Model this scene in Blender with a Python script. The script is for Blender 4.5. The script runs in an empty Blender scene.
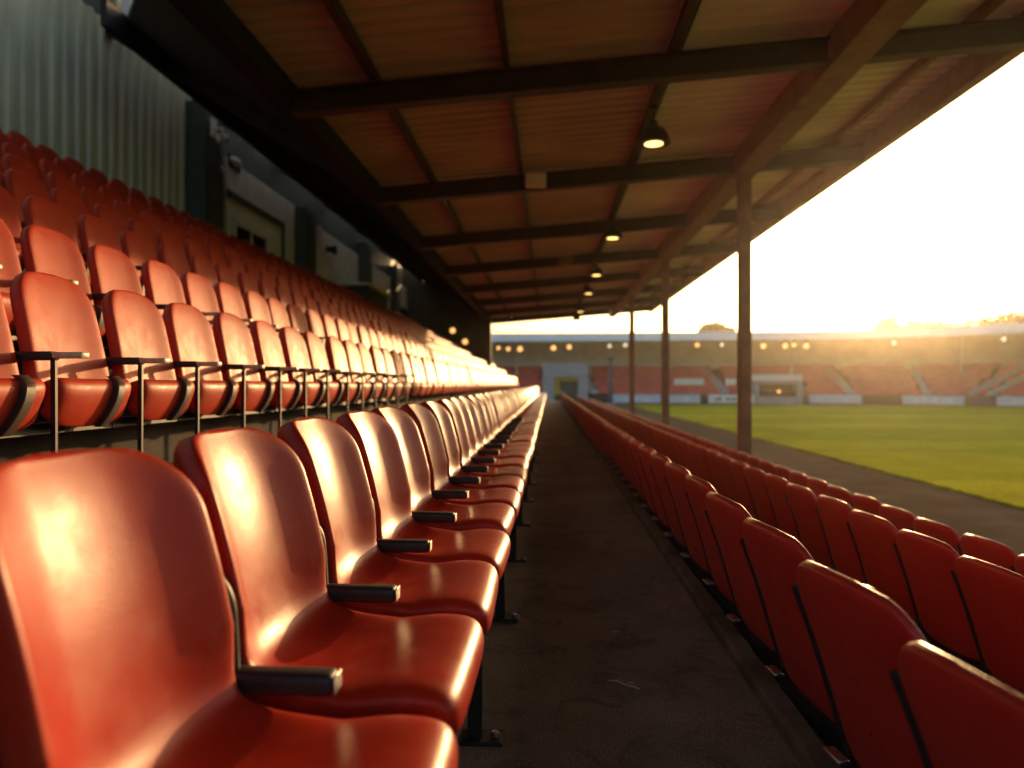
import bpy, bmesh, math, random
from mathutils import Vector, Matrix
random.seed(7)
R = math.radians
C = bpy.context.scene.collection
sc = bpy.context.scene

# ------------------------------------------------------------------ helpers
def tag(o, label=None, cat=None, group=None, kind=None):
    if label: o['label'] = label
    if cat: o['category'] = cat
    if group: o['group'] = group
    if kind: o['kind'] = kind
    return o

def empty(name, loc, label, cat, group=None, rz=0):
    o = bpy.data.objects.new(name, None); C.objects.link(o)
    o.empty_display_size = 0.1
    o.location = loc; o.rotation_euler = (0, 0, rz)
    return tag(o, label, cat, group)

class MB:
    """collects vertices and faces, links them as one mesh object"""
    def __init__(s): s.v = []; s.f = []
    def add(s, v, f):
        k = len(s.v); s.v += [tuple(p) for p in v]; s.f += [[i + k for i in q] for q in f]; return s
    def box(s, x0, x1, y0, y1, z0, z1, M=None):
        v = [(x0,y0,z0),(x1,y0,z0),(x1,y1,z0),(x0,y1,z0),(x0,y0,z1),(x1,y0,z1),(x1,y1,z1),(x0,y1,z1)]
        if M is not None: v = [M @ Vector(p) for p in v]
        return s.add(v, [[0,3,2,1],[4,5,6,7],[0,1,5,4],[1,2,6,5],[2,3,7,6],[3,0,4,7]])
    def rbox(s, x0, x1, y0, y1, z0, z1, r=0.006, seg=2, M=None):
        bm = bmesh.new(); bmesh.ops.create_cube(bm, size=1)
        for w in bm.verts:
            w.co = Vector(((x0+x1)/2+w.co.x*(x1-x0), (y0+y1)/2+w.co.y*(y1-y0), (z0+z1)/2+w.co.z*(z1-z0)))
        bmesh.ops.bevel(bm, geom=bm.edges[:], offset=r, segments=seg, profile=0.5, affect='EDGES')
        bm.verts.index_update()
        v = [(M @ w.co) if M is not None else w.co.copy() for w in bm.verts]
        f = [[w.index for w in q.verts] for q in bm.faces]; bm.free()
        return s.add(v, f)
    def tube(s, pts, rad, n=10, caps=True):
        pts = [Vector(p) for p in pts]; rads = rad if isinstance(rad, (list, tuple)) else [rad]*len(pts)
        rings = []
        t0 = (pts[1]-pts[0]).normalized()
        up = Vector((0,0,1)) if abs(t0.z) < .9 else Vector((1,0,0))
        u = t0.cross(up).normalized()
        for i, p in enumerate(pts):
            t = (pts[min(i+1,len(pts)-1)]-pts[max(i-1,0)]).normalized()
            u = (u - t*u.dot(t)).normalized(); w = t.cross(u)
            rings.append([p + (u*math.cos(a)+w*math.sin(a))*rads[i] for a in [2*math.pi*k/n for k in range(n)]])
        return s.loft(rings, caps)
    def loft(s, rings, caps=True):
        n = len(rings[0]); v = [p for r in rings for p in r]; f = []
        for i in range(len(rings)-1):
            for k in range(n):
                f.append([i*n+k, i*n+(k+1)%n, (i+1)*n+(k+1)%n, (i+1)*n+k])
        if caps:
            f.append(list(range(n))[::-1]); f.append([(len(rings)-1)*n+k for k in range(n)])
        return s.add(v, f)
    def lathe(s, prof, n=24, o=(0,0,0)):
        return s.loft([[(o[0]+r*math.cos(2*math.pi*k/n), o[1]+r*math.sin(2*math.pi*k/n), o[2]+z) for k in range(n)] for r, z in prof], True)
    def mesh(s, name, smooth=False, angle=40):
        me = bpy.data.meshes.new(name); me.from_pydata(s.v, [], s.f); me.update()
        bm = bmesh.new(); bm.from_mesh(me); bmesh.ops.recalc_face_normals(bm, faces=bm.faces[:])
        bm.to_mesh(me); bm.free()
        if smooth:
            me.polygons.foreach_set('use_smooth', [True]*len(me.polygons))
            if angle < 180:
                me.set_sharp_from_angle(angle=R(angle))
        return me
    def build(s, name, m, parent=None, smooth=False, angle=40, loc=(0,0,0)):
        return obj(name, s.mesh(name, smooth, angle), m, parent, loc)

def obj(name, me, m, parent=None, loc=(0,0,0)):
    if m is not None and not me.materials: me.materials.append(m)
    o = bpy.data.objects.new(name, me); C.objects.link(o); o.location = loc
    if parent is not None: o.parent = parent
    return o

def kids(o): return [c for c in bpy.data.objects if c.parent == o]
def copy_tree(o, tree):
    """tree: list of (object, parent) pairs of o; copies o and every one of them"""
    m = {o: o.copy()}; C.objects.link(m[o])
    for c, p in tree:
        d = c.copy(); C.objects.link(d); d.parent = m[p]; m[c] = d
    return m[o]
def tree_of(o):
    out = []
    for c in kids(o):
        out.append((c, o))
        for d in kids(c): out.append((d, c))
    return out

# ------------------------------------------------------------------ materials
def mat(name, base, rough=0.5, metal=0.0, coat=0.0, spec=0.5):
    m = bpy.data.materials.new(name); m.use_nodes = True
    b = m.node_tree.nodes['Principled BSDF']
    b.inputs['Base Color'].default_value = (*base, 1); b.inputs['Roughness'].default_value = rough
    b.inputs['Metallic'].default_value = metal; b.inputs['Specular IOR Level'].default_value = spec
    b.inputs['Coat Weight'].default_value = coat
    return m
def nodes(m): return m.node_tree.nodes, m.node_tree.links, m.node_tree.nodes['Principled BSDF']
def noise(m, scale, detail=4, rough=.55, dist=0, coord='Object', stretch=None):
    n, l, b = nodes(m)
    tc = n.new('ShaderNodeTexCoord'); t = n.new('ShaderNodeTexNoise')
    t.inputs['Scale'].default_value = scale; t.inputs['Detail'].default_value = detail
    t.inputs['Roughness'].default_value = rough; t.inputs['Distortion'].default_value = dist
    src = tc.outputs[coord]
    if stretch:
        mp = n.new('ShaderNodeMapping'); mp.inputs['Scale'].default_value = stretch
        l.new(src, mp.inputs['Vector']); src = mp.outputs['Vector']
    l.new(src, t.inputs['Vector'])
    return t
def ramp(m, fac, stops):
    n, l, b = nodes(m); r = n.new('ShaderNodeValToRGB')
    e = r.color_ramp.elements
    while len(e) < len(stops): e.new(.5)
    for k, (p, c) in enumerate(stops):
        e[k].position = p; e[k].color = (*c, 1) if not isinstance(c, (int, float)) else (c, c, c, 1)
    l.new(fac, r.inputs['Fac']); return r
def bump(m, h, strength=.2, dist=.01):
    n, l, b = nodes(m); u = n.new('ShaderNodeBump')
    u.inputs['Strength'].default_value = strength; u.inputs['Distance'].default_value = dist
    l.new(h, u.inputs['Height']); l.new(u.outputs['Normal'], b.inputs['Normal'])
def vary(m, base, lo, hi, scale, detail=5, bs=0, bd=.004, rlo=None, rhi=None, stretch=None):
    n, l, b = nodes(m)
    t = noise(m, scale, detail, stretch=stretch)
    r = ramp(m, t.outputs['Fac'], [(.3, tuple(c*lo for c in base)), (.7, tuple(c*hi for c in base))])
    l.new(r.outputs['Color'], b.inputs['Base Color'])
    if rlo is not None:
        t2 = noise(m, scale*2.3, 6)
        r2 = ramp(m, t2.outputs['Fac'], [(.3, rlo), (.7, rhi)]); l.new(r2.outputs['Color'], b.inputs['Roughness'])
    if bs:
        t3 = noise(m, scale*6, 6); bump(m, t3.outputs['Fac'], bs, bd)
    return m

def seat_mat(name, base, rlo, rhi, grain, sp=.24):
    m = mat(name, base, .35, coat=.04, spec=sp)
    n, l, b = nodes(m)
    b.inputs['Coat Roughness'].default_value = .25
    oi = n.new('ShaderNodeObjectInfo')
    t = noise(m, 3.5, 6)
    w = noise(m, 16, 7, .65)
    mx = n.new('ShaderNodeMath'); mx.operation = 'MULTIPLY_ADD'
    l.new(oi.outputs['Random'], mx.inputs[0]); mx.inputs[1].default_value = .35
    l.new(t.outputs['Fac'], mx.inputs[2])
    r = ramp(m, mx.outputs[0], [(.3, tuple(c*.82 for c in base)), (.85, (base[0]*1.15, base[1]*1.5, base[2]*1.5))])
    # dusty, sun-bleached scuffs
    r2 = ramp(m, w.outputs['Fac'], [(.56, 0.0), (.78, .38)])
    mix = n.new('ShaderNodeMixRGB'); l.new(r2.outputs['Color'], mix.inputs['Fac'])
    l.new(r.outputs['Color'], mix.inputs['Color1']); mix.inputs['Color2'].default_value = (.40, .09, .045, 1)
    l.new(mix.outputs['Color'], b.inputs['Base Color'])
    sc_ = noise(m, 9, 8, .75, 1.5, stretch=(1, 14, 2)); rs = ramp(m, sc_.outputs['Fac'], [(.60, 0.0), (.72, .30)])
    mix2 = n.new('ShaderNodeMixRGB'); l.new(rs.outputs['Color'], mix2.inputs['Fac'])
    l.new(mix.outputs['Color'], mix2.inputs['Color1']); mix2.inputs['Color2'].default_value = (.42, .16, .09, 1)
    l.new(mix2.outputs['Color'], b.inputs['Base Color'])
    rr = ramp(m, w.outputs['Fac'], [(.3, rlo), (.7, rhi)]); l.new(rr.outputs['Color'], b.inputs['Roughness'])
    g = noise(m, grain, 3); bump(m, g.outputs['Fac'], .22, .002)
    return m

M = {}
M['red'] = seat_mat('red_plastic', (.34, .0145, .0045), .30, .46, 260, .22)
M['red_worn'] = seat_mat('worn_red_plastic', (.46, .030, .009), .40, .58, 150, .24)
M['red_back'] = seat_mat('dark_red_plastic', (.42, .020, .013), .27, .42, 260, .5)
M['black'] = vary(mat('black_plastic', (.012,.012,.013), .38), (.012,.012,.013), .7, 1.5, 30, rlo=.45, rhi=.65)
M['black_metal'] = vary(mat('black_painted_steel', (.018,.017,.016), .45, .2), (.018,.017,.016), .7, 1.6, 25, bs=.1, bd=.002)
M['steel'] = vary(mat('galvanised_steel', (.5,.48,.45), .4, 1), (.5,.48,.45), .7, 1.15, 40, rlo=.28, rhi=.55)
M['brass'] = vary(mat('worn_arm_edge', (.62,.50,.32), .35), (.62,.50,.32), .7, 1.1, 40)
M['strap'] = vary(mat('brown_seat_bracket', (.045,.018,.014), .55), (.045,.018,.014), .7, 1.3, 30)
M['brown_steel'] = vary(mat('brown_painted_steel', (.22,.115,.058), .5), (.22,.115,.058), .7, 1.2, 4, bs=.08, rlo=.4, rhi=.65)
def rusty(m, amount):
    n, l, b = nodes(m)
    old = b.inputs['Base Color'].links[0].from_socket
    t = noise(m, 2.2, 9, .72, .8); r = ramp(m, t.outputs['Fac'], [(.52, 0.0), (.66, amount)])
    mx = n.new('ShaderNodeMixRGB'); l.new(r.outputs['Color'], mx.inputs['Fac']); l.new(old, mx.inputs['Color1']); mx.inputs['Color2'].default_value = (.20,.075,.03,1)
    l.new(mx.outputs['Color'], b.inputs['Base Color'])
rusty(M['brown_steel'], .7)
M['dark_steel'] = vary(mat('dark_brown_steel', (.055,.034,.022), .55), (.055,.034,.022), .7, 1.3, 4)
M['roof'] = vary(mat('bounce_lit_roof_sheeting', (.80,.87,.78), .5), (.80,.87,.78), .75, 1.1, 1.2, stretch=(.6,1,1))  # paler copy of the sheeting, bounce from the pitch put into its colour
M['roof_red'] = vary(mat('reddish_roof_sheeting', (.52,.45,.35), .5), (.52,.45,.35), .75, 1.15, 1.2, stretch=(.6,1,1))  # same sheeting without the painted bounce, darker and redder
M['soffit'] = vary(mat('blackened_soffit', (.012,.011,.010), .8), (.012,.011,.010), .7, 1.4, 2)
M['clad'] = vary(mat('pale_green_cladding', (.60,.625,.46), .6), (.60,.625,.46), .8, 1.1, 2.5, stretch=(1,1,.25))
M['panel'] = vary(mat('grey_green_panel', (.82,.85,.76), .7), (.82,.85,.76), .85, 1.08, 2)
M['dark_green'] = vary(mat('dark_green_trim', (.05,.075,.066), .6), (.05,.075,.066), .8, 1.2, 3)
M['white'] = vary(mat('white_paint', (.86,.85,.80), .5), (.86,.85,.80), .85, 1.05, 4)
M['glass'] = mat('dark_window_glass', (.02,.024,.026), .08)
M['concrete'] = vary(mat('terrace_concrete', (.07,.06,.05), .9, spec=.2), (.07,.06,.05), .6, 1.25, 2.5, bs=.35, bd=.01)
M['pale_conc'] = vary(mat('pale_concrete', (.42,.42,.42), .8), (.42,.42,.42), .8, 1.1, 1.5)
M['far_red'] = vary(mat('faded_red_seats', (.64,.095,.085), .6), (.64,.095,.085), .75, 1.2, 1.1)
M['far_roof'] = vary(mat('pale_blue_roof_edge', (.80,.85,.88), .5), (.80,.85,.88), .9, 1.06, .7)
M['far_wall'] = vary(mat('tan_back_wall', (.70,.73,.70), .8), (.70,.73,.70), .8, 1.1, .6)
M['navy'] = vary(mat('navy_paint', (.03,.05,.10), .5), (.03,.05,.10), .7, 1.3, 2)
M['board'] = vary(mat('pale_blue_board', (.62,.68,.76), .45), (.62,.68,.76), .9, 1.06, 2)
M['yellow'] = vary(mat('yellow_paint', (.62,.42,.06), .6), (.62,.42,.06), .8, 1.1, 3)
M['bark'] = vary(mat('bark', (.09,.065,.045), .9), (.09,.065,.045), .6, 1.4, 6, bs=.5, bd=.02)
M['leaf'] = vary(mat('autumn_foliage', (.06,.05,.02), .8, spec=.2), (.06,.05,.02), .5, 1.5, 1.5)
M['kerb'] = vary(mat('kerb_concrete', (.15,.11,.066), .95, spec=.15), (.15,.11,.066), .55, 1.35, 5, bs=.5, bd=.008)
M['twig'] = vary(mat('dry_twig', (.42,.31,.20), .8), (.42,.31,.20), .6, 1.4, 60)

def emis(name, col, strength):
    m = bpy.data.materials.new(name); m.use_nodes = True
    n, l, b = nodes(m); b.inputs['Base Color'].default_value = (.8,.7,.5,1)
    b.inputs['Emission Color'].default_value = (*col, 1); b.inputs['Emission Strength'].default_value = strength
    return m
M['lamp'] = emis('lit_lamp_glass', (1.0, .58, .15), 2.0)
M['far_lamp'] = emis('far_lit_lamp', (1.0, .46, .13), .85)
M['far_lamp_white'] = emis('far_white_lamp', (1.0, .80, .55), .45)

# aisle floor: dusty worn concrete with joints, damp stains and grit
m = M['asphalt'] = mat('worn_concrete', (.12,.09,.055), .9, spec=.22)
n, l, b = nodes(m)
t = noise(m, 1.3, 9, .62, .4); t2 = noise(m, 150, 4, .7); t4 = noise(m, 5.5, 7, .7, 1.0)
r = ramp(m, t.outputs['Fac'], [(.32, (.22,.165,.10)), (.52, (.30,.23,.145)), (.70, (.40,.31,.20))])
r2 = ramp(m, t2.outputs['Fac'], [(.35, .45), (.72, 1.6)]); r4 = ramp(m, t4.outputs['Fac'], [(.34, .62), (.50, 1.0)])
tc = n.new('ShaderNodeTexCoord'); sx = n.new('ShaderNodeSeparateXYZ'); l.new(tc.outputs['Object'], sx.inputs[0])
md = n.new('ShaderNodeMath'); md.operation = 'PINGPONG'; l.new(sx.outputs['Y'], md.inputs[0]); md.inputs[1].default_value = 1.35
rj = ramp(m, md.outputs[0], [(.0, .25), (.012, 1.0)])
out = r.outputs['Color']
for q in (r2, r4):
    mx = n.new('ShaderNodeMixRGB'); mx.blend_type = 'MULTIPLY'; mx.inputs['Fac'].default_value = 1
    l.new(out, mx.inputs['Color1']); l.new(q.outputs['Color'], mx.inputs['Color2']); out = mx.outputs['Color']
l.new(out, b.inputs['Base Color'])
ad = n.new('ShaderNodeMath'); ad.operation = 'MULTIPLY_ADD'; l.new(t4.outputs['Fac'], ad.inputs[0]); ad.inputs[1].default_value = 1.5; l.new(t2.outputs['Fac'], ad.inputs[2])
bump(m, ad.outputs[0], .6, .006)
# track
m = M['track'] = mat('cinder_track', (.13,.10,.08), .95, spec=0)
n, l, b = nodes(m)
t = noise(m, .9, 9, .65); r = ramp(m, t.outputs['Fac'], [(.3, (.095,.066,.040)), (.7, (.155,.112,.074))])
l.new(r.outputs['Color'], b.inputs['Base Color']); t2 = noise(m, 30, 6, .7); bump(m, t2.outputs['Fac'], .5, .02)
# pitch
m = M['grass'] = mat('mown_pitch', (.10,.13,.02), .9, spec=0)
n, l, b = nodes(m)
tc = n.new('ShaderNodeTexCoord'); sx = n.new('ShaderNodeSeparateXYZ'); l.new(tc.outputs['Object'], sx.inputs[0])
sn = n.new('ShaderNodeMath'); sn.operation = 'SINE'; mu = n.new('ShaderNodeMath'); mu.operation = 'MULTIPLY'
mu.inputs[1].default_value = math.pi/5.5; l.new(sx.outputs['Y'], mu.inputs[0]); l.new(mu.outputs[0], sn.inputs[0])
st = ramp(m, sn.outputs[0], [(.42, (.31,.31,.022)), (.58, (.38,.36,.026))])
t = noise(m, .5, 8, .65); r = ramp(m, t.outputs['Fac'], [(.3, .8), (.7, 1.2)])
t2 = noise(m, 22, 5, .7); r2 = ramp(m, t2.outputs['Fac'], [(.3, .6), (.7, 1.4)])
mx = n.new('ShaderNodeMixRGB'); mx.blend_type = 'MULTIPLY'; mx.inputs['Fac'].default_value = 1
mx2 = n.new('ShaderNodeMixRGB'); mx2.blend_type = 'MULTIPLY'; mx2.inputs['Fac'].default_value = 1
l.new(st.outputs['Color'], mx.inputs['Color1']); l.new(r.outputs['Color'], mx.inputs['Color2'])
l.new(mx.outputs['Color'], mx2.inputs['Color1']); l.new(r2.outputs['Color'], mx2.inputs['Color2'])
l.new(mx2.outputs['Color'], b.inputs['Base Color']); bump(m, t2.outputs['Fac'], .8, .05)
# far ground
M['earth'] = vary(mat('open_ground', (.09,.085,.04), .95), (.09,.085,.04), .6, 1.3, .15)

# ------------------------------------------------------------------ seat shells
def catmull(P, n):
    P = [Vector(p) for p in P]; Q = [P[0]*2-P[1]] + P + [P[-1]*2-P[-2]]; out = []
    for i in range(1, len(Q)-2):
        for k in range(n):
            t = k/n; a, b, c, d = Q[i-1], Q[i], Q[i+1], Q[i+2]
            out.append(.5*((2*b)+(c-a)*t+(2*a-5*b+4*c-d)*t*t+(3*b-a-3*c+d)*t**3))
    out.append(P[-1]); return out
def resample(P, n):
    L = [0]
    for a, b in zip(P, P[1:]): L.append(L[-1]+(b-a).length)
    out = []; j = 0
    for k in range(n):
        s = L[-1]*k/(n-1)
        while j < len(P)-2 and L[j+1] < s: j += 1
        out.append(P[j].lerp(P[j+1], (s-L[j])/max(1e-9, L[j+1]-L[j])))
    return out, L[-1]
def shell(profile, nprof, nloop, width, thick, conc, r0, r1, W2=None, e=.34):
    """lofted seat moulding: profile is its face in side view (x forward, z up), rounded at both ends.
       width/thick/conc are functions of the share of the way along"""
    P, L = resample(catmull([(x, 0, z) for x, z in profile], 14), 400)
    # denser stations towards both ends
    us = []
    for k in range(nprof):
        c = k/(nprof-1); us.append(.55*c + .45*(.5-.5*math.cos(math.pi*c)))
    rings = []
    for u in us:
        f = u*(len(P)-1); j = min(int(f), len(P)-2)
        p = P[j].lerp(P[j+1], f-j)
        a, c2 = P[max(0, j-6)], P[min(len(P)-1, j+7)]
        t = (c2-a).normalized(); nrm = Vector((t.z, 0, -t.x))   # towards the sitter
        w = width(u)/2; th = thick(u)
        d0, d1 = u*L, (1-u)*L
        k = 1
        for d, r in ((d0, r0), (d1, r1)):
            if d < r:
                q = 1-d/r; k = min(k, max(.015, (1-q**2.2))**(1/2.2))
        # keep rounding narrow: corner radius r, not the whole width
        wk = w - (1-k)*min(w*.98, (.62*w if r1 > .15 else .7*w) if r1 > .1 else .45*w) if k < 1 else w
        if k <= .3: wk = max(.02*w, wk*max(k/.3, .05)) if min(d0,d1) < .002 else wk
        tk = th*(.35+.65*k) if k < 1 else th
        cc = conc(u); ring = []
        for i in range(nloop):
            an = 2*math.pi*(i+.5)/nloop
            ca, sa = math.cos(an), math.sin(an)
            y = wk*math.copysign(abs(ca)**e, ca); h = tk/2*math.copysign(abs(sa)**.55, sa)
            s = min(1, abs(y)/w)
            off = cc*(s**2.3)
            q = p + nrm*(h - tk/2 + off); q.y = y
            ring.append(q)
        rings.append(ring)
    mb = MB(); mb.loft(rings, True); return mb

PA = [(.535,.345),(.552,.385),(.548,.430),(.515,.456),(.44,.459),(.33,.446),(.23,.440),(.165,.452),(.128,.490),(.108,.55),(.078,.68),(.04,.81),(.006,.905)]
def shell_front(a, b):
    return shell(PA, a, b, lambda u: .448-.012*math.exp(-((u-.45)/.12)**2), lambda u: .080,
                 lambda u: .010*min(1, u/.2) if u < .3 else .010+.078*min(1, (u-.3)/.35), .05, .15, e=.42)
PB = [(.115,.385),(.10,.45),(.075,.58),(.045,.72),(.02,.82),(.0,.880)]
def back_upper(a, b):
    return shell(PB, a, b, lambda u: .436-.035*u, lambda u: .075, lambda u: .034, .05, .15, e=.42)
PBS = [(.160,.290),(.187,.335),(.207,.390),(.212,.440),(.195,.468),(.165,.468),(.125,.447),(.085,.425)]
def seat_upper(a, b):
    return shell(PBS, a, b, lambda u: .430, lambda u: .080, lambda u: .030*max(0, u*1.5-.5), .05, .04, e=.42)
PC = [(.165,.425),(.155,.47),(.125,.58),(.085,.72),(.04,.85),(.014,.925),(.004,.942)]
def back_lower(a, b):
    return shell(PC, a, b, lambda u: .425+.050*u, lambda u: .036, lambda u: .016, .10, .155, e=.30)

mesh_A = shell_front(54, 40).mesh('front_shell', True, 180); mesh_A.materials.append(M['red'])
mesh_B = back_upper(30, 32).mesh('upper_back', True, 180); mesh_B.materials.append(M['red_worn'])
mesh_BS = seat_upper(26, 28).mesh('upper_seat', True, 180); mesh_BS.materials.append(M['red_worn'])
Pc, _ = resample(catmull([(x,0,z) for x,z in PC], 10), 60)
mesh_CF = MB().tube([(p.x-.014, .5*(.425+.05*k/59)+.006-(.02*max(0,(8-k)/8)**2), p.z) for k, p in enumerate(Pc) if 3 <= k <= 50][::3], .008, 8).mesh('gap_shade_strip', True, 60)
mesh_CF.materials.append(M['black'])  # black strip added along the far edge, painting the gap's shade
mesh_C = back_lower(34, 36).mesh('lower_back', True, 180); mesh_C.materials.append(M['red_back'])

# one-mesh versions for seats too small to show their parts
def low(parts, name, m):
    mb = MB()
    for p in parts: mb.add(p.v, p.f)
    return mb
lowA = low([shell_front(22, 16)], 'a', None)
lowB = low([back_upper(12, 14), seat_upper(10, 12)], 'b', None)
railC = MB().box(.152,.182,-.25,.25,.33,.423).rbox(.195,.245,-.225,.225,.43,.74,.02,1)
lowC = low([back_lower(14, 16), railC], 'c', None)
midA = low([shell_front(40, 28)], 'a', None).mesh('front_seat_plain', True, 180); midA.materials.append(M['red'])
midB = low([back_upper(22, 22), seat_upper(14, 16)], 'b', None).mesh('upper_seat_plain', True, 180); midB.materials.append(M['red_worn'])
midC = low([back_lower(24, 24), railC], 'c', None).mesh('lower_seat_plain', True, 180); midC.materials.append(M['red_back'])

PITCH = .5
def seat_front(with_leg):
    r = empty('stadium_seat', (0,0,0), 'x', 'seat')
    obj('shell', mesh_A, None, r)
    # armrest on the side away from the camera
    a = MB().rbox(.125, .330, .227, .275, .470, .508, .012, 3).build('armrest', M['black'], r, True)
    MB().rbox(.3302, .3335, .231, .273, .474, .504, .0015, 1).build('end_cap', M['steel'], a, True)
    MB().tube(catmull([(-.02,.25,.665),(.05,.251,.680),(.108,.251,.670),(.138,.251,.63),(.146,.251,.57),(.150,.251,.49)], 5), .0105, 10).build('bracket', M['black_metal'], a, True)
    MB().box(.06,.50,-.25,.25,.325,.365).build('support_rail', M['black_metal'], r)
    if with_leg:
        g = MB().rbox(.475,.515,.00,.030,.012,.36,.003,1).box(.10,.49,.006,.024,.27,.31).rbox(.06,.10,.0,.03,.012,.36,.003,1).build('leg', M['black_metal'], r)
        MB().rbox(.455,.575,-.025,.055,.0,.012,.003,1).build('foot_plate', M['black_metal'], g); MB().rbox(.04,.15,-.025,.055,0,.012,.003,1).build('foot_plate', M['black_metal'], g)
        MB().lathe([(.012,0),(.012,.010),(.008,.014)], 8, (.552,.015,.012)).build('bolt', M['steel'], g)
    return r
def seat_up():
    r = empty('stadium_seat', (0,0,0), 'x', 'seat')
    obj('backrest', mesh_B, None, r)
    s = obj('seat', mesh_BS, None, r)
    pts = catmull([(.185,.115,.484),(.214,.105,.462),(.226,.095,.435),(.222,.085,.388),(.200,.070,.330),(.172,.058,.285)], 5)
    MB().loft([[(p.x+a, p.y+c, p.z) for a, c in ((-.014,-.024),(.008,-.024),(.011,-.020),(.011,.020),(.008,.024),(-.014,.024))] for p in pts]).build('strap', M['strap'], s, True, 35)
    a = MB().rbox(-.03,.215,-.275,-.225,.535,.566,.006,2).build('armrest', M['black'], r, True)
    MB().rbox(.2152,.325,-.272,-.228,.541,.563,.005,2).build('tip', M['brass'], a, True)
    MB().box(.200,.218,-.256,-.244,.0,.5348).build('arm_post', M['black_metal'], r)
    MB().box(.05,.09,-.25,.25,.27,.31).build('support_rail', M['black_metal'], r)
    return r
def seat_low(arm=False):
    r = empty('stadium_seat', (0,0,0), 'x', 'seat')
    obj('backrest', mesh_C, None, r)
    obj('gap_shade_strip', mesh_CF, None, r)
    s = MB().rbox(.19,.245,-.225,.225,.42,.74,.02,3).build('seat', M['red_back'], r, True)
    MB().rbox(.118,.150,.212,.284,.424,.436,.003,1).build('hinge', M['steel'], r, True)
    MB().box(.152,.182,-.25,.25,.33,.423).box(.155,.18,-.02,.02,0,.33).build('support_rail', M['black_metal'], r)
    if arm:
        MB().rbox(.06,.235,.225,.275,.80,.838,.012,3).build('armrest', M['black'], r, True)
    return r

ORD = ['zeroth','first','second','third','fourth','fifth','sixth','seventh','eighth','ninth','tenth','eleventh','twelfth','thirteenth','fourteenth','fifteenth','sixteenth','seventeenth','eighteenth','nineteenth','twentieth']
TENS = {20:'twenty',30:'thirty',40:'forty'}
def ordinal(k):
    if k <= 20: return ORD[k]
    t, u = k//10*10, k % 10
    return TENS[t]+'-'+ORD[u] if u else TENS[t][:-1]+'ieth'

YEND = 41.5
SPLIT = 17.3
YAW = math.atan(37/700)
def Yd(d, X): return (d + X*math.sin(YAW))/math.cos(YAW)
# left: x of the back's top edge, height of that edge, first depth
front = dict(X=-.70, z=0.0, d0=.976)
ups = []
for k in range(8):
    X = -1.93-.67*k; top = 1.427+.388*k
    ups.append(dict(X=X, z=top-.88, d0=[2.207,3.15,4.04,4.75,5.6,6.45,7.1,7.75][k]))
lows = [dict(X=.605, z=.61-.942, d0=.94), dict(X=1.64, z=.335-.942, d0=2.10), dict(X=2.46, z=.127-.942, d0=3.47)]

uprow = ['first raised row on the left','second raised row on the left','third raised row on the left','fourth raised row on the left',
         'fifth raised row on the left','sixth raised row on the left','seventh raised row on the left','top row below the green cladding']
lowrow = ['row edging the aisle floor','middle row right of the aisle','row nearest the pitch']

P_A1, P_A2, P_B, P_C, P_C2 = seat_front(True), seat_front(False), seat_up(), seat_low(), seat_low(True)
protos = [P_A1, P_A2, P_B, P_C, P_C2]
trees_ = {p: tree_of(p) for p in protos}
far = {'A': MB(), 'B': MB(), 'C': MB()}
lowmesh = {'A': lowA, 'B': lowB, 'C': lowC}
midmesh = {'A': midA, 'B': midB, 'C': midC}
count = 0
def place(kind, row, label_fmt, group, proto_fn, near=8.5):
    global count
    d = row['d0']; k = 1
    while True:
        y = Yd(d, row['X'])
        if y > (YEND if row['X'] > -3.5 else 36.0): break
        if d < SPLIT:
            lab = label_fmt % ordinal(k)
            jz = random.gauss(0, .9)
            if d < near:
                o = copy_tree(proto_fn(k), trees_[proto_fn(k)])
            else:
                o = bpy.data.objects.new('stadium_seat', midmesh[kind]); C.objects.link(o)
            o.location = (row['X']+random.uniform(-.003,.003), y+random.uniform(-.004,.004), row['z'])
            o.rotation_euler = (0, R(random.gauss(0,.6)), R(jz+(6.5 if kind == 'C' else 0)))
            tag(o, lab, 'seat', group); count += 1
        else:
            mb = lowmesh[kind]
            far[kind].add([(p[0]+row['X'], p[1]+y, p[2]+row['z']) for p in mb.v], mb.f)
        d += PITCH; k += 1
place('A', front, 'glossy red shell seat, %s from the camera in the front row left of the aisle', 'front row seats left of the aisle',
      lambda k: P_A1 if k % 2 else P_A2, 10)
for q, row in enumerate(ups):
    place('B', row, 'red tip-up seat, %s from the camera in the '+uprow[q], 'seats in the raised rows on the left', lambda k: P_B, [9,8,7,5,5,5,5,5][q])
for q, row in enumerate(lows):
    place('C', row, 'dark red seat, %s from the camera in the '+lowrow[q], 'seats in the rows right of the aisle',
          (lambda k: P_C2 if k == 2 else P_C) if q == 0 else (lambda k: P_C), [9,6,6][q])
print('individual seats', count)
for p in protos:
    for c, _ in trees_[p][::-1]: bpy.data.objects.remove(c)
    bpy.data.objects.remove(p)
tot = []
for kind, mk in (('A','red'), ('B','red_worn'), ('C','red_back')):
    tot.append((far[kind], M[mk]))
mb = MB(); idx = []
for k, (f, mm) in enumerate(tot):
    idx += [k]*len(f.f); mb.add(f.v, f.f)
me = bpy.data.meshes.new('distant_seats'); me.from_pydata(mb.v, [], mb.f)
for f, mm in tot: me.materials.append(mm)
me.polygons.foreach_set('material_index', idx); me.polygons.foreach_set('use_smooth', [True]*len(idx)); me.update()
bm = bmesh.new(); bm.from_mesh(me); bmesh.ops.recalc_face_normals(bm, faces=bm.faces[:]); bm.to_mesh(me); bm.free()
tag(obj('distant_seats', me, None), 'far ends of the red seat rows blurring together down the stand', 'seats', kind='stuff')

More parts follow.
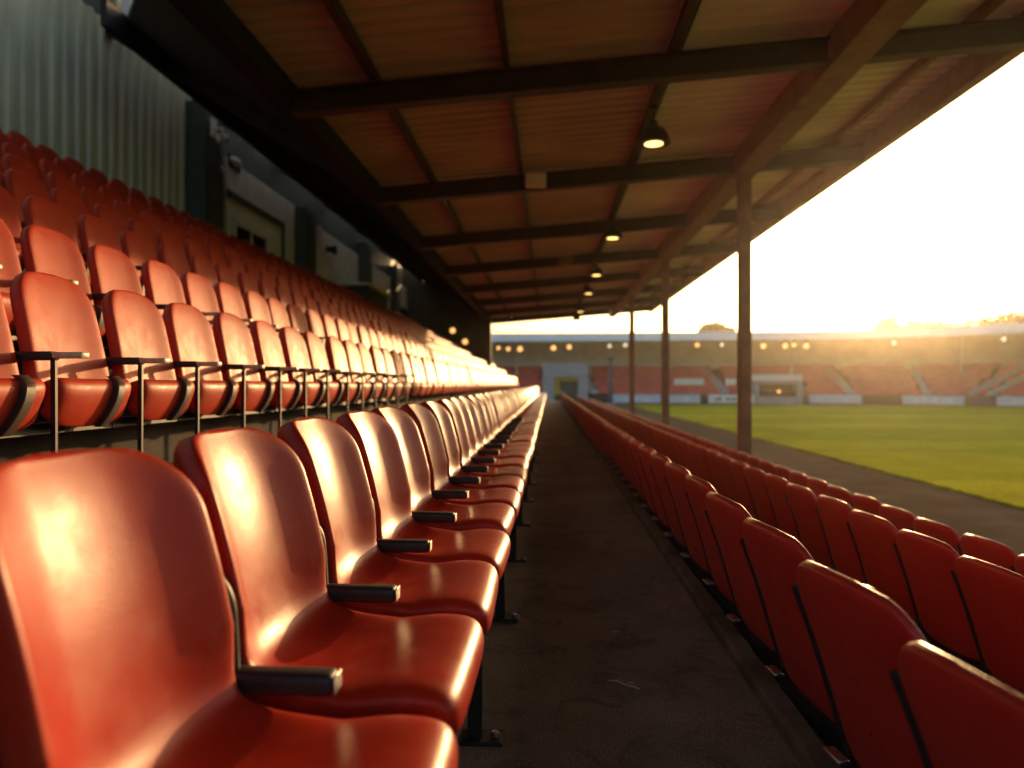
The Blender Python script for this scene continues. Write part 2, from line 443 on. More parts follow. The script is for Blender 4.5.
# ------------------------------------------------------------------ terraces, aisle, ground
Y0 = -7.0
GZ = -1.12
def struct(name, mb, m): return tag(mb.build(name, m), kind='structure')
struct('aisle_floor', MB().box(-1.30,.66,Y0,YEND+.6,-1.6,0), M['asphalt'])
mb = MB()
edge = [-1.30] + [r['X']-.02-.14 for r in ups[1:]] + [-7.62]
edge = [-1.305] + [ups[k]['X']+.42 for k in range(1, 8)] + [-7.62]
for k in range(8):
    mb.box(edge[k+1], edge[k], Y0, YEND+.5, -1.6 if k == 0 else ups[k-1]['z']-.5, ups[k]['z'])
struct('terrace_steps', mb, M['concrete'])
mb = MB()
le = [.745, lows[1]['X']-.05, lows[2]['X']-.04, 3.5]
for k in range(3):
    mb.box(le[k], le[k+1], Y0, YEND+.6, -1.62, lows[k]['z'])
struct('lower_terrace_steps', mb, M['concrete'])
# rough kerb along the aisle
kv = []; n = 420
prof = [(.662,-1.0),(.662,.035),(.672,.05),(.725,.05),(.738,.036),(.738,-1.0)]
rings = []
for i in range(n+1):
    y = Y0+(YEND+.6-Y0)*i/n
    rings.append([(x+(random.uniform(-.005,.005) if z > 0 else 0), y, z+(random.uniform(-.006,.004) if z > 0 else 0)) for x, z in prof])
struct('aisle_kerb', MB().loft(rings, True), M['kerb'])
struct('ground', MB().box(-900,900,-300,1500,GZ-.5,GZ-.03), M['earth'])
struct('cinder_track', MB().box(3.4,9.0,-40,72.5,GZ-.3,GZ), M['track'])
# pitch with a slightly ragged grass edge
pv = []; pf = []
NY = 500
ys = [-30+101*i/NY for i in range(NY+1)]
for i, y in enumerate(ys):
    e = 7.95+random.uniform(-.06,.06)
    pv += [(e, y, GZ+.0), (e+.03, y, GZ+.045), (80, y, GZ+.045)]
for i in range(NY):
    for k in (0, 1): pf.append([i*3+k, i*3+k+1, (i+1)*3+k+1, (i+1)*3+k])
o = struct('pitch', MB().add(pv, pf), M['grass'])

# ------------------------------------------------------------------ the stand: roof, posts, back wall
XE, XV, XW = 5.25, -3.0, -7.62
YR0, YR1 = -3.0, 36.2
YS0, XS = 5.2, -6.45
def hs(X): return 1 + (3.87+.075*(X-3.2) if X >= XV else 3.405 + (XV-X)*.62)
stand = empty('grandstand', (XW, 14, 0), 'covered stand with brown roof beams, steel posts and pale green rear wall', 'grandstand')
def part(mb, name, m, smooth=False, parent=stand, label=None):
    o = mb.build(name, m, parent, smooth)
    if parent is stand: o.location = (-stand.location.x, -stand.location.y, -stand.location.z)
    if label: o['label'] = label
    return o
def sheet(xa, xb, m, name):
    v = []; f = []; per = .24; prof = [(0,0),(.30,0),(.42,.045),(.72,.045),(.84,0)]
    cols = []
    y = YR0
    while y < YR1:
        for a, h in prof: cols.append((y+a*per, h))
        y += per
    for yy, h in cols:
        v += [(xa, yy, hs(xa)+h), (xb, yy, hs(xb)+h), (xa, yy, hs(xa)+h+.06), (xb, yy, hs(xb)+h+.06)]
    for i in range(len(cols)-1):
        a, c = i*4, i*4+4
        f += [[a, a+1, c+1, c], [a+2, c+2, c+3, a+3]]
    return part(MB().add(v, f), name, m)
sheet(1.30, XE, M['roof'], 'roof_sheet'); sheet(XV, 1.299, M['roof_red'], 'roof_sheet')
YS = 10.4  # soffit cut back near the camera and wall, openings added for skylight
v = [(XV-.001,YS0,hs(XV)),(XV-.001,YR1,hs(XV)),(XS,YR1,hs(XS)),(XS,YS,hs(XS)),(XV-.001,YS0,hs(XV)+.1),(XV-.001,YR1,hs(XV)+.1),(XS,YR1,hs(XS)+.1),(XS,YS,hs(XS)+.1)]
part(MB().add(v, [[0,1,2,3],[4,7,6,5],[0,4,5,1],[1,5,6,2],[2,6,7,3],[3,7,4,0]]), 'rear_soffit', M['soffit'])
# purlins along the stand
for X, w, dp, mk in ((-1.95,.09,.118,'dark_steel'),(-.47,.07,.118,'dark_steel'),(1.36,.09,.118,'dark_steel'),(4.55,.08,.118,'brown_steel')):
    z = hs(X)
    part(MB().box(X-w/2, X+w/2, YR0+.05, YR1-.05, z-dp, z-.004), 'purlin', M[mk])
part(MB().box(3.07,3.33,YR0+.05,YR1-.05,hs(3.2)-.42,hs(3.2)-.012).box(3.02,3.38,YR0+.05,YR1-.05,hs(3.2)-.445,hs(3.2)-.4202), 'main_beam', M['brown_steel'])
part(MB().box(XE-.16,XE+.0,YR0,YR1,hs(XE)-.36,hs(XE)+.10), 'eave_beam', M['brown_steel'])
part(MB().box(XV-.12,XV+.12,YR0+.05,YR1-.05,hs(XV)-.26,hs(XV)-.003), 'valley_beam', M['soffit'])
# rafters (I-sections) every half bay, cut by the main beam
RY = []
d = 11.5-.11
for k in range(-3, 7):
    RY.append(11.5+.17+k*3.9)
def rafter(y, xa, xb, dk):
    mb = MB()
    def slab(x0, x1, ya, yb, t0, t1):
        a, c = hs(x0), hs(x1)
        v = [(x0,ya,a-t0),(x1,ya,c-t0),(x1,yb,c-t0),(x0,yb,a-t0),(x0,ya,a-t1),(x1,ya,c-t1),(x1,yb,c-t1),(x0,yb,a-t1)]
        mb.add(v, [[0,1,2,3],[4,7,6,5],[0,4,5,1],[1,5,6,2],[2,6,7,3],[3,7,4,0]])
    slab(xa, xb, y-.09, y+.09, .1185, .14); slab(xa, xb, y-.015, y+.015, .1402, .370); slab(xa, xb, y-.09, y+.09, .3702, .392)
    return mb
y = YS0+5.6
while y < YR1:
    part(MB().box(XW+.033, XS+.05, y-.02, y+.02, 7.34, 8.0), 'added_sun_fin', M['white']); y += 1.25  # fins added to keep direct sun out of the skylight slot
part(MB().box(XS+.052, XS+.09, YS, YR1, hs(XS)+.101, 8.2), 'added_sun_upstand', M['white'])  # added upstand, blocks sun and bounces skylight down the wall
part(MB().box(XS-.10, XS-.002, YS-.5, YR1, hs(XS)-.30, hs(XS)+.09), 'added_slot_screen', M['soffit'])  # added screen that hides the skylight slot from view
for y in RY:
    a = rafter(y, XV+.125, 3.017, 0); b2 = rafter(y, 3.383, XE-.163, 0); a.add(b2.v, b2.f)
    part(a, 'rafter', M['dark_steel'])
    # rear strut into the dark
    if y < 11: continue
    mb = MB()
    v = [(XV-.13,y-.08,hs(XV-.13)-.02),(XV-.13,y+.08,hs(XV-.13)-.02),(XW+.02,y+.08,hs(XW)-.02),(XW+.02,y-.08,hs(XW)-.02),
         (XV-.13,y-.08,hs(XV-.13)-.26),(XV-.13,y+.08,hs(XV-.13)-.26),(XW+.02,y+.08,hs(XW)-.26),(XW+.02,y-.08,hs(XW)-.26)]
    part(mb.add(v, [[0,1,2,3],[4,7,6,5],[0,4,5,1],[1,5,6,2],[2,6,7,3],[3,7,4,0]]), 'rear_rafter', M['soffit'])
# splice plates where the rafters meet the long beam, and a cable conduit beside the lamp purlin
for y in RY:
    if y < 2: continue
    for X, sg in ((3.0168,-1),(3.3832,1)):
        g = MB()
        x0, x1 = sorted((X, X+sg*.30)); z = hs(X)
        g.box(x0, x1, y+.0155, y+.026, z-.345, z-.165)
        for bx in (.06,.15,.24):
            for bz in (.21,.30): g.box(X+sg*bx-.012, X+sg*bx+.012, y-.034, y-.0155, z-bz-.012, z-bz+.012)
        g.box(x0, x1, y-.026, y-.0155, z-.345, z-.165)
        part(g, 'splice_plate', M['dark_steel'])
c = MB().tube([(1.46, YR0+.1, hs(1.46)-.035), (1.46, YR1-.1, hs(1.46)-.035)], .016, 8)
part(c, 'conduit', M['black_metal'], True)
# posts
for k in (-1, 0, 1, 2):
    y = 11.5+.17+7.8*k
    p = MB()
    zt = hs(3.2)-.447
    p.box(3.11,3.29,y-.10,y-.085,lows[2]['z'],zt).box(3.11,3.29,y+.085,y+.10,lows[2]['z'],zt).box(3.19,3.21,y-.0848,y+.0848,lows[2]['z'],zt)
    o = part(p, 'post', M['brown_steel'])
    part(MB().rbox(3.03,3.37,y-.17,y+.17,lows[2]['z'],lows[2]['z']+.02,.004,1), 'base_plate', M['brown_steel'], parent=o)
    part(MB().box(3.06,3.34,y-.13,y+.13,zt-.03,zt-.002), 'cap_plate', M['brown_steel'], parent=o)
# rear wall
WB = ups[7]['z']
def wy(d): return Yd(d, XW)
# corrugated cladding
per = .29; v = []; f = []; y = 2.3; cols = []
while y < wy(14.7):
    for a, h in ((0,0),(.55,0),(.63,.055),(.92,.055)): cols.append((y+a*per, h))
    y += per
for yy, h in cols: v += [(XW+h, yy, WB), (XW+h, yy, 7.25)]
for i in range(len(cols)-1): f.append([i*2, i*2+2, i*2+3, i*2+1])
part(MB().add(v, f), 'cladding', M['clad'])
part(MB().box(XW-.3,XW-.02,2.2,YEND+.5,-1.6,8.3), 'wall_core', M['dark_green'])
part(MB().box(XW-.018,XW+.03,wy(14.75),YR1,7.27,8.28), 'added_bounce_lining', M['white'])  # unseen white lining added to bounce slot light onto the wall
part(MB().box(XW-.015,XW+.42,wy(14.7),wy(15.45),WB,6.95), 'wall_column', M['dark_green'])
part(MB().box(XW-.015,XW+.10,wy(15.47),wy(16.2),WB,6.6), 'wall_panel', M['dark_green'])
part(MB().box(XW-.015,XW+.16,wy(16.22),wy(20.55),WB,6.25), 'wall_panel', M['panel'], label='panel round the white framed window')
part(MB().box(XW+.162,XW+.20,wy(16.22),wy(19.7),5.36,5.52).box(XW+.162,XW+.20,wy(19.55),wy(19.7),WB,5.358), 'panel_trim', M['dark_green'])
fr = MB()
ya, yb, za, zb = wy(16.45), wy(18.55), WB+.25, 4.92
fr.box(XW+.162,XW+.24,ya,yb,zb-.14,zb).box(XW+.162,XW+.24,ya,ya+.13,za,zb-.1402).box(XW+.162,XW+.24,yb-.13,yb,za,zb-.1402).box(XW+.162,XW+.22,(ya+yb)/2-.04,(ya+yb)/2+.04,za,zb-.1402)
w = part(fr, 'window', M['white'])
part(MB().box(XW+.163,XW+.18,ya+.131,yb-.131,za,zb-.141), 'pane', M['glass'], parent=w)
part(MB().box(XW-.015,XW+.48,wy(20.6),wy(21.5),WB,6.2), 'wall_column', M['dark_green'])
part(MB().box(XW-.015,XW+.50,wy(21.52),wy(22.0),WB,5.9), 'wall_column', M['white'], label='column edge with sunlight put into its white colour')  # sunlit strip of the column built as a separate white piece
part(MB().box(XW-.015,XW+.12,wy(22.1),wy(27.6),WB,6.1), 'wall_panel', M['panel'])
for a, c, h, mk in ((29.4,32.8,6.0,'panel'),(34.0,38.6,6.0,'panel'),(40,41.6,5.8,'panel')):
    part(MB().box(XW-.015,XW+.2,wy(a),wy(c),WB,h), 'wall_panel', M[mk])
for a in (27.7, 33.1, 38.9):
    part(MB().box(XW-.015,XW+.45,wy(a),wy(a+.75),WB,6.6), 'wall_column', M['dark_green'])
fr = MB(); ya, yb = wy(34.5), wy(37.6)
fr.box(XW+.202,XW+.26,ya,yb,4.85,5.0).box(XW+.202,XW+.26,ya,ya+.2,WB,4.848).box(XW+.202,XW+.26,yb-.2,yb,WB,4.848)
w = part(fr, 'window', M['white'])
part(MB().box(XW+.203,XW+.215,ya+.201,yb-.201,WB,4.847), 'pane', M['glass'], parent=w)
# grey box of the rear platform among the top rows
t = empty('commentary_box', (-6.9, wy(26.5), ups[7]['z']), 'low grey box with flat lid behind the top row of seats', 'commentary box')
MB().rbox(-.45,.45,-1.6,1.6,0,1.22,.02,1).build('body', M['dark_green'], t)
MB().rbox(-.55,.58,-1.75,1.75,1.222,1.32,.02,1).build('lid', M['panel'], t)
part(MB().add([(XW,36.22,3.0),(-3.0,36.22,1.0),(-3.0,36.22,4.40),(XW,36.22,7.2),(XW,36.4,3.0),(-3.0,36.4,1.0),(-3.0,36.4,4.40),(XW,36.4,7.2)],
    [[0,1,2,3],[7,6,5,4],[0,4,5,1],[1,5,6,2],[2,6,7,3],[3,7,4,0]]), 'end_wall', M['dark_green'])
for X, z, lab in ((-5.0,3.78,'warm lit round lamp on the dark end wall beyond the left rows'),(-4.35,3.2,'dimmer warm lamp low on the dark end wall beyond the left rows')):
    t = empty('wall_lamp', (X,36.218,z), lab, 'wall lamp', 'lit lamps on the end wall')
    MB().rbox(-.12,.12,-.04,0,-.12,.12,.01,1).build('back_plate', M['dark_green'], t)
    MB().loft([[(q*math.cos(a), yy, q*math.sin(a)) for a in [2*math.pi*k/16 for k in range(16)]] for q, yy in ((.14,-.041),(.13,-.10),(.08,-.14),(.005,-.15))]).build('diffuser', M['far_lamp'], t, True)
# fittings on the rear wall
t = empty('security_camera', (-6.95, wy(14.95), 6.35), 'white security camera on bracket high on the dark wall column', 'camera')
MB().rbox(-.22,-.16,-.10,.10,-.10,.30,.01,1).tube([(-.16,0,.1),(.0,0,.1),(.0,0,.02)], .025, 8).build('bracket', M['white'], t, True)
MB().rbox(-.06,.07,-.24,.18,-.2,-.02,.03,2,Matrix.Rotation(R(20),4,'X')).build('housing', M['white'], t, True)
for z, dd, lab in ((5.85,15.7,'oval white bulkhead lamp below the security camera'),(6.25,16.6,'oval pale bulkhead lamp above the white framed window panel')):
    t = empty('bulkhead_lamp', (XW+.17, wy(dd), z), lab, 'wall lamp', 'bulkhead lamps on the rear wall')
    MB().rbox(-.01,.03,-.30,.30,-.16,.16,.012,2).build('back_plate', M['dark_green'], t, True)
    MB().loft([[(.03+.10*math.sin(q), .27*math.cos(q)*math.cos(a), .12*math.cos(q)*math.sin(a)) for a in [2*math.pi*k/20 for k in range(20)]] for q in [0,.3,.6,.9,1.2,1.45]], True).build('diffuser', M['white'], t, True)
t = empty('wall_lantern', (XW+.12, wy(23.6), 5.55), 'small black lamp on the pale rear wall panel', 'wall lamp')
MB().rbox(0,.05,-.10,.10,-.1,.1,.01,1).build('mount', M['black_metal'], t)
MB().loft([[(.05, .0+.08*math.cos(a), .08*math.sin(a)) for a in [2*math.pi*k/12 for k in range(12)]], [(.34, .17*math.cos(a), -.05+.17*math.sin(a)) for a in [2*math.pi*k/12 for k in range(12)]]]).build('lamp_shade', M['black_metal'], t, True)

# pendant lamps
plab = ['nearest and largest hanging dome lamp under the roof','second hanging dome lamp along the roof','third hanging dome lamp along the roof',
        'fourth hanging dome lamp along the roof','fifth hanging dome lamp along the roof','farthest hanging dome lamp near the roof end']
for k, d in enumerate((9.1,15.0,20.1,24.2,30.3,34.4)):
    X = 1.36
    t = empty('pendant_lamp', (X, Yd(d, X), 4.12), plab[k], 'lamp', 'dome lamps hanging under the roof')
    MB().tube([(0,0,.30),(0,0,hs(X)-.12-4.12)], .012, 8).rbox(-.05,.05,-.05,.05,hs(X)-.165-4.12,hs(X)-.119-4.12,.008,1).build('cord', M['black_metal'], t)
    MB().lathe([(.214,0),(.218,.015),(.205,.035),(.195,.08),(.165,.15),(.11,.205),(.055,.235),(.05,.30),(.03,.31),(.028,.30),(.04,.225),(.10,.19),(.155,.14),(.185,.075),(.200,.012)], 32).build('lamp_shade', M['black_metal'], t, True, 60)
    MB().lathe([(.001,-.012),(.06,-.010),(.12,.0),(.165,.02),(.188,.045),(.001,.05)], 28).build('diffuser', M['lamp'], t, True, 60)
# junction boxes on rafters
for X, y, w, h, lab in ((-.22,RY[3],.34,.22,'pale junction box clamped to the roof rafter beside the nearest lamp'),(.45,RY[5],.4,.26,'brown junction box clamped to a far roof rafter')):
    t = empty('junction_box', (X, y-.095, hs(X)-.27), lab, 'junction box')
    MB().rbox(-w/2,w/2,-.14,0,-h/2,h/2,.012,2).build('body', M['panel'] if w < .35 else M['brown_steel'], t)
    MB().rbox(-w/2+.02,w/2-.02,-.156,-.1405,-h/2+.02,h/2-.02,.006,1).build('lid', M['panel'] if w < .35 else M['brown_steel'], t)

# ------------------------------------------------------------------ far stand
PATH = [(-30,78.5),(-6,77),(12,76),(24,75.2),(31,74.2),(36,72.2),(40.5,69),(44.5,64.5),(48,58.5),(51,50),(53,38)]
CP = [Vector((p.x,p.y,0)) for p in catmull([(x,y,0) for x,y in PATH], 8)]
def offs(i, o):
    t = (CP[min(i+1,len(CP)-1)]-CP[max(i-1,0)]).normalized(); nn = Vector((-t.y, t.x, 0))   # away from the pitch
    return CP[i]+nn*o
def ribbon(prof, i0=0, i1=None, close=True):
    i1 = len(CP)-1 if i1 is None else i1
    return MB().loft([[offs(i, o)+Vector((0,0,z)) for o, z in prof] for i in range(i0, i1+1)], True)
def at(px, o=0):
    """index into the path for a bearing given by an image column, as float"""
    best = None
    s, c = math.sin(YAW), math.cos(YAW)
    for i in range(len(CP)):
        p = offs(i, o); u = 512+700*(p.x*c+p.y*s)/(p.y*c-p.x*s)
        if best is not None and best[1] <= px <= u: return i-1 + (px-best[1])/(u-best[1])
        best = (i, u)
    return None
def pt(px, o, z):
    f = at(px, 0); i = int(f)
    return offs(i, o).lerp(offs(i+1, o), f-i)+Vector((0,0,z))
fs = empty('far_stand', (12, 77, GZ), 'long low stand with pale blue roof edge across the far end', 'grandstand')
def fpart(mb, name, m, label=None):
    o = mb.build(name, m, fs); o.location = (-fs.location.x, -fs.location.y, -fs.location.z)
    if label: o['label'] = label
    return o
fpart(ribbon([(-.6,5.65),(-.1,6.55),(9,7.0),(9,6.75),(.0,6.3),(.0,5.7)]), 'roof', M['far_roof'])
fpart(ribbon([(8.0,-1.1),(8.0,6.74),(8.5,6.74),(8.5,-1.1)]), 'back_wall', M['far_wall'])
fpart(ribbon([(.6,GZ),(.6,-.35),(7.9,2.75),(7.9,GZ)]), 'terrace', M['concrete'])
fpart(ribbon([(7.4,2.9),(7.4,3.55),(7.6,3.55),(7.6,2.9)]), 'rear_rail', M['far_wall'])
for px in (512,590,668,803,952):
    p = pt(px, 5.2, 0)
    fpart(MB().box(p.x-.09,p.x+.09,p.y-.09,p.y+.09,1.4,6.5), 'column', M['far_wall'])
# stairs between the blocks
def strip(px0, px1, o0, o1, z0, z1, lift=.14, name='stair', m=None):
    a = pt(px0,o0,z0); b2 = pt(px0+ (1 if px0<1e9 else 0)*8,o0,z0)
    c = pt(px1,o1,z1); d2 = pt(px1+8,o1,z1)
    v = [a,b2,d2,c]; v += [Vector(q)-Vector((0,0,.25)) for q in v]
    v = [q+Vector((0,0,lift)) for q in v]
    return fpart(MB().add(v, [[0,1,2,3],[7,6,5,4],[0,4,5,1],[1,5,6,2],[2,6,7,3],[3,7,4,0]]), name, m or M['pale_conc'])
gaps = [(545,549),(562,556),(594,580),(724,711),(852,836),(925,908),(963,1003),(985,1024)]
strip(848,832,.62,7.85,-.33,2.75, .52); strip(922,905,.62,7.85,-.33,2.75,.52); strip(722,709,.62,7.85,-.33,2.75,.52)
strip(590,575,.62,7.85,-.33,2.75,.52); strip(965,1003,.62,7.85,-.33,2.75,.52); strip(985,1024,.62,7.85,-.33,2.75,.52)
# red seat rows as mass, each seat a small back
sm = MB()
blocked = lambda px, o: (541 < px < 589 and o < 7) or (756 < px < 806 and o < 3.6)
NR = 17
i = 0.0
seglen = []
pos = []
acc = 0
cum = [0]
for k in range(len(CP)-1): cum.append(cum[-1]+(CP[k+1]-CP[k]).length)
x = .3
while x < cum[-1]-.3:
    k = max(q for q in range(len(CP)-1) if cum[q] <= x)
    pos.append(k+(x-cum[k])/(cum[k+1]-cum[k])); x += .52
s_, c_ = math.sin(YAW), math.cos(YAW)
for r in range(NR):
    o = 1.0+r*.41; z = -.30+r*.1875
    for f in pos:
        k = int(f); p = offs(k,o).lerp(offs(k+1,o), f-k)
        dd = p.y*c_-p.x*s_; px = 512+700*(p.x*c_+p.y*s_)/dd
        if px < 470 or px > 1060: continue
        fr_ = (o-.62)/7.23
        skip = blocked(px, o)
        for a, b2 in ((848,832),(922,905),(722,709),(590,575),(965,1003),(985,1024)):
            e = a+(b2-a)*fr_
            if e-1 < px < e+9: skip = True
        if skip: continue
        t = (CP[k+1]-CP[k]).normalized(); an = math.atan2(t.y, t.x)
        Mx = Matrix.Translation((p.x,p.y,z)) @ Matrix.Rotation(an,4,'Z')
        wq = .262*(offs(k+1,o)-offs(k,o)).length/(CP[k+1]-CP[k]).length; sm.box(-wq,wq,.16,.20,.22,.66,Mx); sm.box(-.22,.22,-.12,.155,.22,.27,Mx)
tag(sm.build('far_seats', M['far_red']), 'blocks of faded red seats filling the far stand', 'seats', kind='stuff')
# doorway in the left of the far stand
def local(name, px, o, z, lab, cat, group=None):
    p = pt(px, o, z); f = at(px); k = int(f); t = (CP[k+1]-CP[k]).normalized()
    return empty(name, p, lab, cat, group, math.atan2(t.y, t.x))
t = local('tunnel_entrance', 566, .5, GZ, 'pale grey entrance block with yellow framed dark door in the far stand', 'entrance')
MB().box(-2.6,-1.3,0,6,0,4.4).box(1.3,2.4,0,6,0,4.4).box(-1.3,1.3,0,6,2.9,4.4).build('surround', M['pale_conc'], t)
MB().box(-1.29,-.75,.3,.5,0,2.88).box(-.7,1.29,.3,.5,2.45,2.88).build('door_frame', M['yellow'], t)
MB().box(-.745,1.29,.6,.7,0,2.44).build('door', M['dark_green'], t)
t = local('tunnel_entrance', 779, .45, GZ, 'pale player tunnel mouth with lit lamp inside, under a white panel', 'entrance')
MB().box(-2.5,-1.95,0,3.3,0,2.15).box(1.95,2.5,0,3.3,0,2.15).box(-2.5,2.5,-.1,3.3,2.152,2.35).build('surround', M['pale_conc'], t)
MB().box(-1.94,1.94,1.6,1.8,0,2.15).build('inner_wall', M['strap'], t)
MB().lathe([(.001,-.2),(.14,-.14),(.2,0),(.14,.14),(.001,.2)],14,(.35,1.2,1.3)).build('lamp', M['far_lamp'], t, True)
MB().box(-1.9,1.9,.05,.12,.0,.75).build('gate', M['pale_conc'], t)
# white panels laid over the far seats
for px, o, z, w, h, lab in ((778,3.4,1.35,6.6,.7,'long white panel over the tunnel mouth in the far stand'),(692,2.6,.75,3.2,.85,'small white sign across the far seats left of the near post'),(735,2.5,.75,1.1,.85,'narrow white sign across the far seats behind the near post')):
    t = local('seat_banner', px, o, z, lab, 'banner')
    MB().rbox(-w/2,w/2,-.04,0,0,h,.01,1).build('face', M['white'], t)
    MB().box(-w/2+.1,-w/2+.16,.001,.06,-.55,h-.1).box(w/2-.16,w/2-.1,.001,.06,-.55,h-.1).build('leg', M['pale_conc'], t)
# boards along the goal line
for px0, px1, mk, lab in ((612,660,'board','pale blue board before the far seats, leftmost of the low boards'),(664,699,'board','pale blue board between the leftmost board and the near post'),
                   (706,752,'white','whitish board crossing behind the near steel post'),(806,861,'board','pale blue board just right of the player tunnel'),
                   (863,898,'strap','dark brown board between two pale boards at the pitch end'),(902,968,'board','long pale blue board right of the dark brown board'),
                   (973,996,'navy','short navy board below the curved far corner'),(1000,1060,'board','pale board at the curved corner by the picture edge')):
    a, c = pt(px0,-1.2,GZ), pt(px1,-1.2,GZ); L = (c-a).length; an = math.atan2(c.y-a.y, c.x-a.x)
    t = empty('advert_board', (a+c)/2, lab, 'board', 'boards along the far end of the pitch', an)
    MB().rbox(-L/2+.05,L/2-.05,-.03,.03,.12,1.02,.01,1).build('panel', M[mk], t)
    g = MB()
    for s in (-.35,.35): g.box(L*s-.04,L*s+.04,.032,.45,.0,.11).box(L*s-.04,L*s+.04,.032,.09,.111,.9)
    g.build('stand', M['dark_steel'], t)
    mk2 = {'board':'navy','white':'navy','strap':'yellow','navy':'white'}[mk]
    g = MB(); x = -L/2+.7
    while x < L/2-1.2:
        wd = random.uniform(.18,.5)
        if random.random() < .6: g.box(x, x+wd, -.036,-.0302, .38, .38+random.choice([.3,.38,.24]))
        x += wd+.12
    if g.v and mk != 'strap': g.build('print', M[mk2] if mk != 'board' else M['far_roof'], t)
# lamps under the far roof
lam = [(497,348,.30,0),(507,349,.40,0),(519,349,.62,0),(553,348,.60,0),(569,347,.52,0),(610,346,.35,1),(626,345,.42,1),(699,345,.42,0),(724,345,.36,1),(766,346,.62,0),(788,346,.6,0),(797,345,.4,0),(809,346,.62,0),(894,343,.4,1),(918,336,.3,1),(1000,339,.42,1)]
for k, (px, py, dia, wh) in enumerate(lam):
    o = 1.2
    p = pt(px, o, 0); dd = p.y*c_-p.x*s_; z = 1+(384-py)*dd/700
    t = empty('far_lamp', (p.x,p.y,z), '%s round lamp from the left under the far stand roof' % ordinal(k+1), 'lamp', 'lamps under the far stand roof')
    q = .12+.28*dia
    MB().lathe([(.001,-q),(q*.7,-q*.7),(q,0),(q*.7,q*.7),(.001,q)], 14).build('bulb', M['far_lamp_white'] if wh else M['far_lamp'], t, True)
    MB().box(-.03,.03,-.03,.03,q*.9,max(q+.15, 5.75-z)).build('bracket', M['dark_steel'], t)
# slim dark post before the far seats
p = pt(609, -5, GZ)
t = empty('dark_post', p, 'slim dark navy post standing before the far seats', 'post')
MB().tube([(0,0,0),(0,0,.6),(0,0,.65),(0,0,2.5),(0,0,2.55),(0,0,4.6)], [.26,.26,.2,.2,.17,.15], 14).build('shaft', M['navy'], t, True)
MB().lathe([(.3,0),(.34,.05),(.34,.22),(.3,.27)],14,(0,0,2.9)).lathe([(.26,0),(.3,.05),(.3,.3),(.05,.4)],14,(0,0,4.55)).build('collar', M['navy'], t, True)
MB().lathe([(.5,0),(.5,.08),(.3,.14)],16).build('base', M['pale_conc'], t)

# ------------------------------------------------------------------ trees behind the far stand
def tree(px, dist, top, spread, lab, seed):
    rnd = random.Random(seed)
    s, c = math.sin(YAW), math.cos(YAW)
    u = (px-512)/700; x = dist*(u*c-s)/(1); y = dist*(c+u*s)
    t = empty('tree', (x,y,GZ), lab, 'tree', 'trees behind the far stand')
    H = (top-GZ)*1.14
    tr = MB().tube([(0,0,0),(.1,.05,H*.3),(.0,.1,H*.55),(.1,0,H*.8)], [.45,.36,.22,.08], 10)
    clumps = []
    for k in range(9):
        a = rnd.uniform(0,6.28); rr = spread*rnd.uniform(.15,.75); z = H*rnd.uniform(.55,.88)
        q = (rr*math.cos(a), rr*math.sin(a), z)
        tr.tube([(0,.05,H*rnd.uniform(.35,.55)), (q[0]*.5,q[1]*.5,z*.85), q], [.16,.1,.03], 6)
        clumps.append((q, spread*rnd.uniform(.3,.5)))
    clumps += [((0,0,H*.84), spread*.5), ((spread*.25,0,H*.78), spread*.5), ((-spread*.25,0,H*.77), spread*.5)]
    tr.build('trunk', M['bark'], t, True)
    lf = MB()
    for (cx,cy,cz), rad in clumps:
        for k in range(420):
            dv = Vector((rnd.gauss(0,1),rnd.gauss(0,1),rnd.gauss(0,1))).normalized()*rad*rnd.random()**.45
            dv.z *= .62
            cpt = Vector((cx,cy,cz))+dv; sz = rnd.uniform(.18,.42)
            a = Vector((rnd.gauss(0,1),rnd.gauss(0,1),rnd.gauss(0,1))).normalized(); b2 = a.orthogonal().normalized()
            lf.add([cpt-a*sz, cpt+b2*sz*.6, cpt+a*sz, cpt-b2*sz*.6], [[0,1,2,3]])
    lf.build('crown', M['leaf'], t)
TR = [(716,118,10.9,3.6,'lone pale rounded tree above the far roof near the steel post'),
      (886,112,11.0,3.0,'small round tree above the far roof right of the glow'),
      (926,115,10.6,7.5,'wide low tree second from the right cluster start'),
      (968,108,10.2,7.5,'broad flat tree between two trees over the far corner'),
      (1010,104,10.6,7.0,'tallest tree over the curved far corner by the picture edge')]
TR[2] = TR[2][:4]+('wide low tree just right of the small round tree',)
for k, a in enumerate(TR): tree(*a, seed=20+k)

# twig on the aisle floor
t = MB()
t.tube([(0,0,.006),(.03,-.008,.010),(.055,-.03,.007),(.085,-.048,.006),(.10,-.06,.006)], [.002,.0035,.004,.005,.003], 6)
t.tube([(.055,-.03,.007),(.075,-.028,.014),(.09,-.034,.012)], [.003,.002,.001], 5)
t.tube([(.03,-.008,.010),(.045,.004,.012)], [.002,.001], 5)
X = .148*1; 
o = t.build('twig', M['twig'], smooth=True, loc=(.195,2.36,0))
tag(o, 'small dry twig lying on the dark aisle floor', 'twig')
lv = MB().loft([[(.0,0,.002),(.02,.012,.006),(.045,.0,.003),(.02,-.012,.007)],[(.0,0,.003),(.02,.012,.007),(.045,.0,.004),(.02,-.012,.008)]])
tag(lv.build('dry_leaf', M['twig'], loc=(.245,2.83,0)), 'tiny dry leaf lying beyond the twig on the aisle', 'leaf')

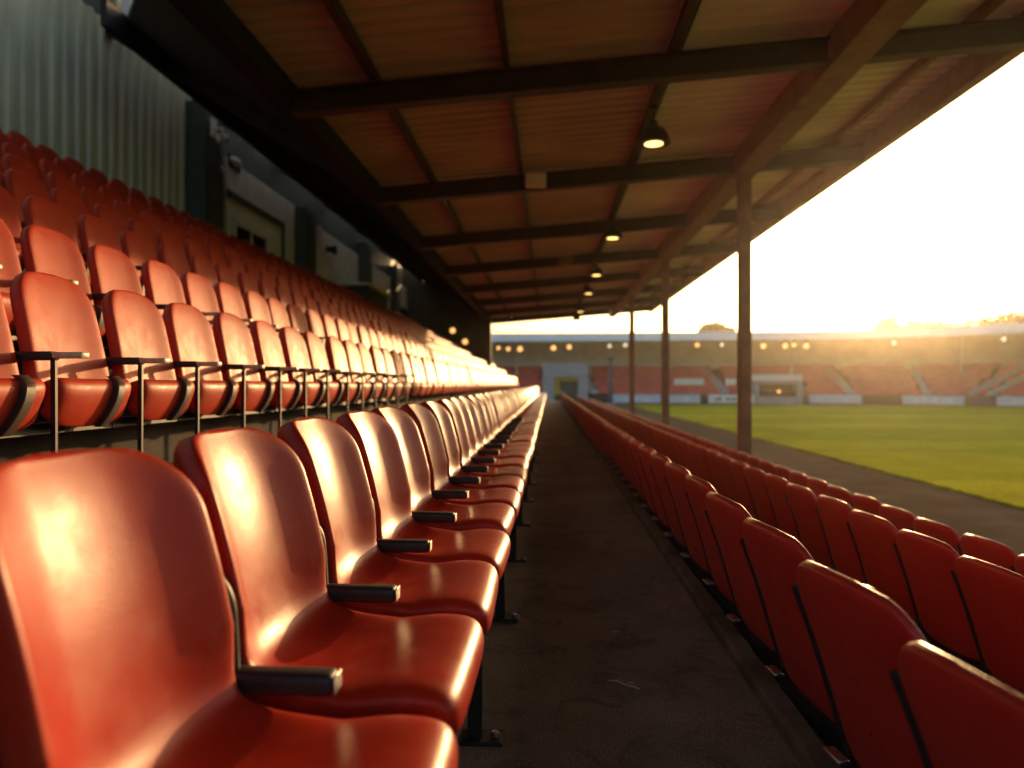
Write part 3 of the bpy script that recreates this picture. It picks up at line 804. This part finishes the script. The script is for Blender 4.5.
# ------------------------------------------------------------------ golden evening haze
hz = MB().box(-40,62,-12,140,GZ-1.03,13.5).build('haze', None)
tag(hz, kind='stuff')
hm = bpy.data.materials.new('haze_air'); hm.use_nodes = True; n = hm.node_tree.nodes
n.remove(n['Principled BSDF'])
pv_ = n.new('ShaderNodeVolumePrincipled'); pv_.inputs['Color'].default_value = (1,.93,.82,1)
pv_.inputs['Density'].default_value = .00042; pv_.inputs['Anisotropy'].default_value = .9
hm.node_tree.links.new(pv_.outputs[0], n['Material Output'].inputs['Volume'])
hz.data.materials.append(hm)

# ------------------------------------------------------------------ light
AZ, EL = 25.0, 7.8
w = bpy.data.worlds.new('World'); sc.world = w; w.use_nodes = True
nt = w.node_tree; bg = nt.nodes['Background']
sky = nt.nodes.new('ShaderNodeTexSky'); sky.sky_type = 'NISHITA'; sky.sun_disc = False
sky.sun_elevation = R(EL); sky.sun_rotation = R(AZ); sky.altitude = 20; sky.air_density = 1.0; sky.dust_density = 5.5; sky.ozone_density = 1.0
nt.links.new(sky.outputs[0], bg.inputs['Color']); bg.inputs['Strength'].default_value = .15
L = bpy.data.lights.new('sun', 'SUN'); L.energy = 2.25; L.angle = R(.6); L.color = (1, .60, .26)
so = bpy.data.objects.new('sun', L); C.objects.link(so)
dv = Vector((math.sin(R(AZ))*math.cos(R(EL)), math.cos(R(AZ))*math.cos(R(EL)), math.sin(R(EL))))
so.rotation_euler = (-dv).to_track_quat('-Z', 'Y').to_euler(); so.location = (20,40,20)

# ------------------------------------------------------------------ camera and render
cam = bpy.data.cameras.new('camera'); co = bpy.data.objects.new('camera', cam); C.objects.link(co)
co.location = (0,0,1.0); co.rotation_euler = (R(90), 0, YAW)
cam.sensor_width = 36; cam.lens = 700/1024*36; cam.clip_start = .05; cam.clip_end = 3000
cam.dof.use_dof = True; cam.dof.focus_distance = 2.2; cam.dof.aperture_fstop = 1.75; cam.dof.aperture_blades = 0
sc.camera = co
sc.render.engine = 'CYCLES'
sc.cycles.use_denoising = True
try: sc.cycles.denoiser = 'OPENIMAGEDENOISE'
except Exception: pass
sc.cycles.max_bounces = 8; sc.cycles.diffuse_bounces = 5; sc.cycles.glossy_bounces = 4
sc.cycles.sample_clamp_indirect = 8
sc.view_settings.view_transform = 'Standard'; sc.view_settings.look = 'None'
sc.view_settings.exposure = 1.15; sc.view_settings.gamma = 1
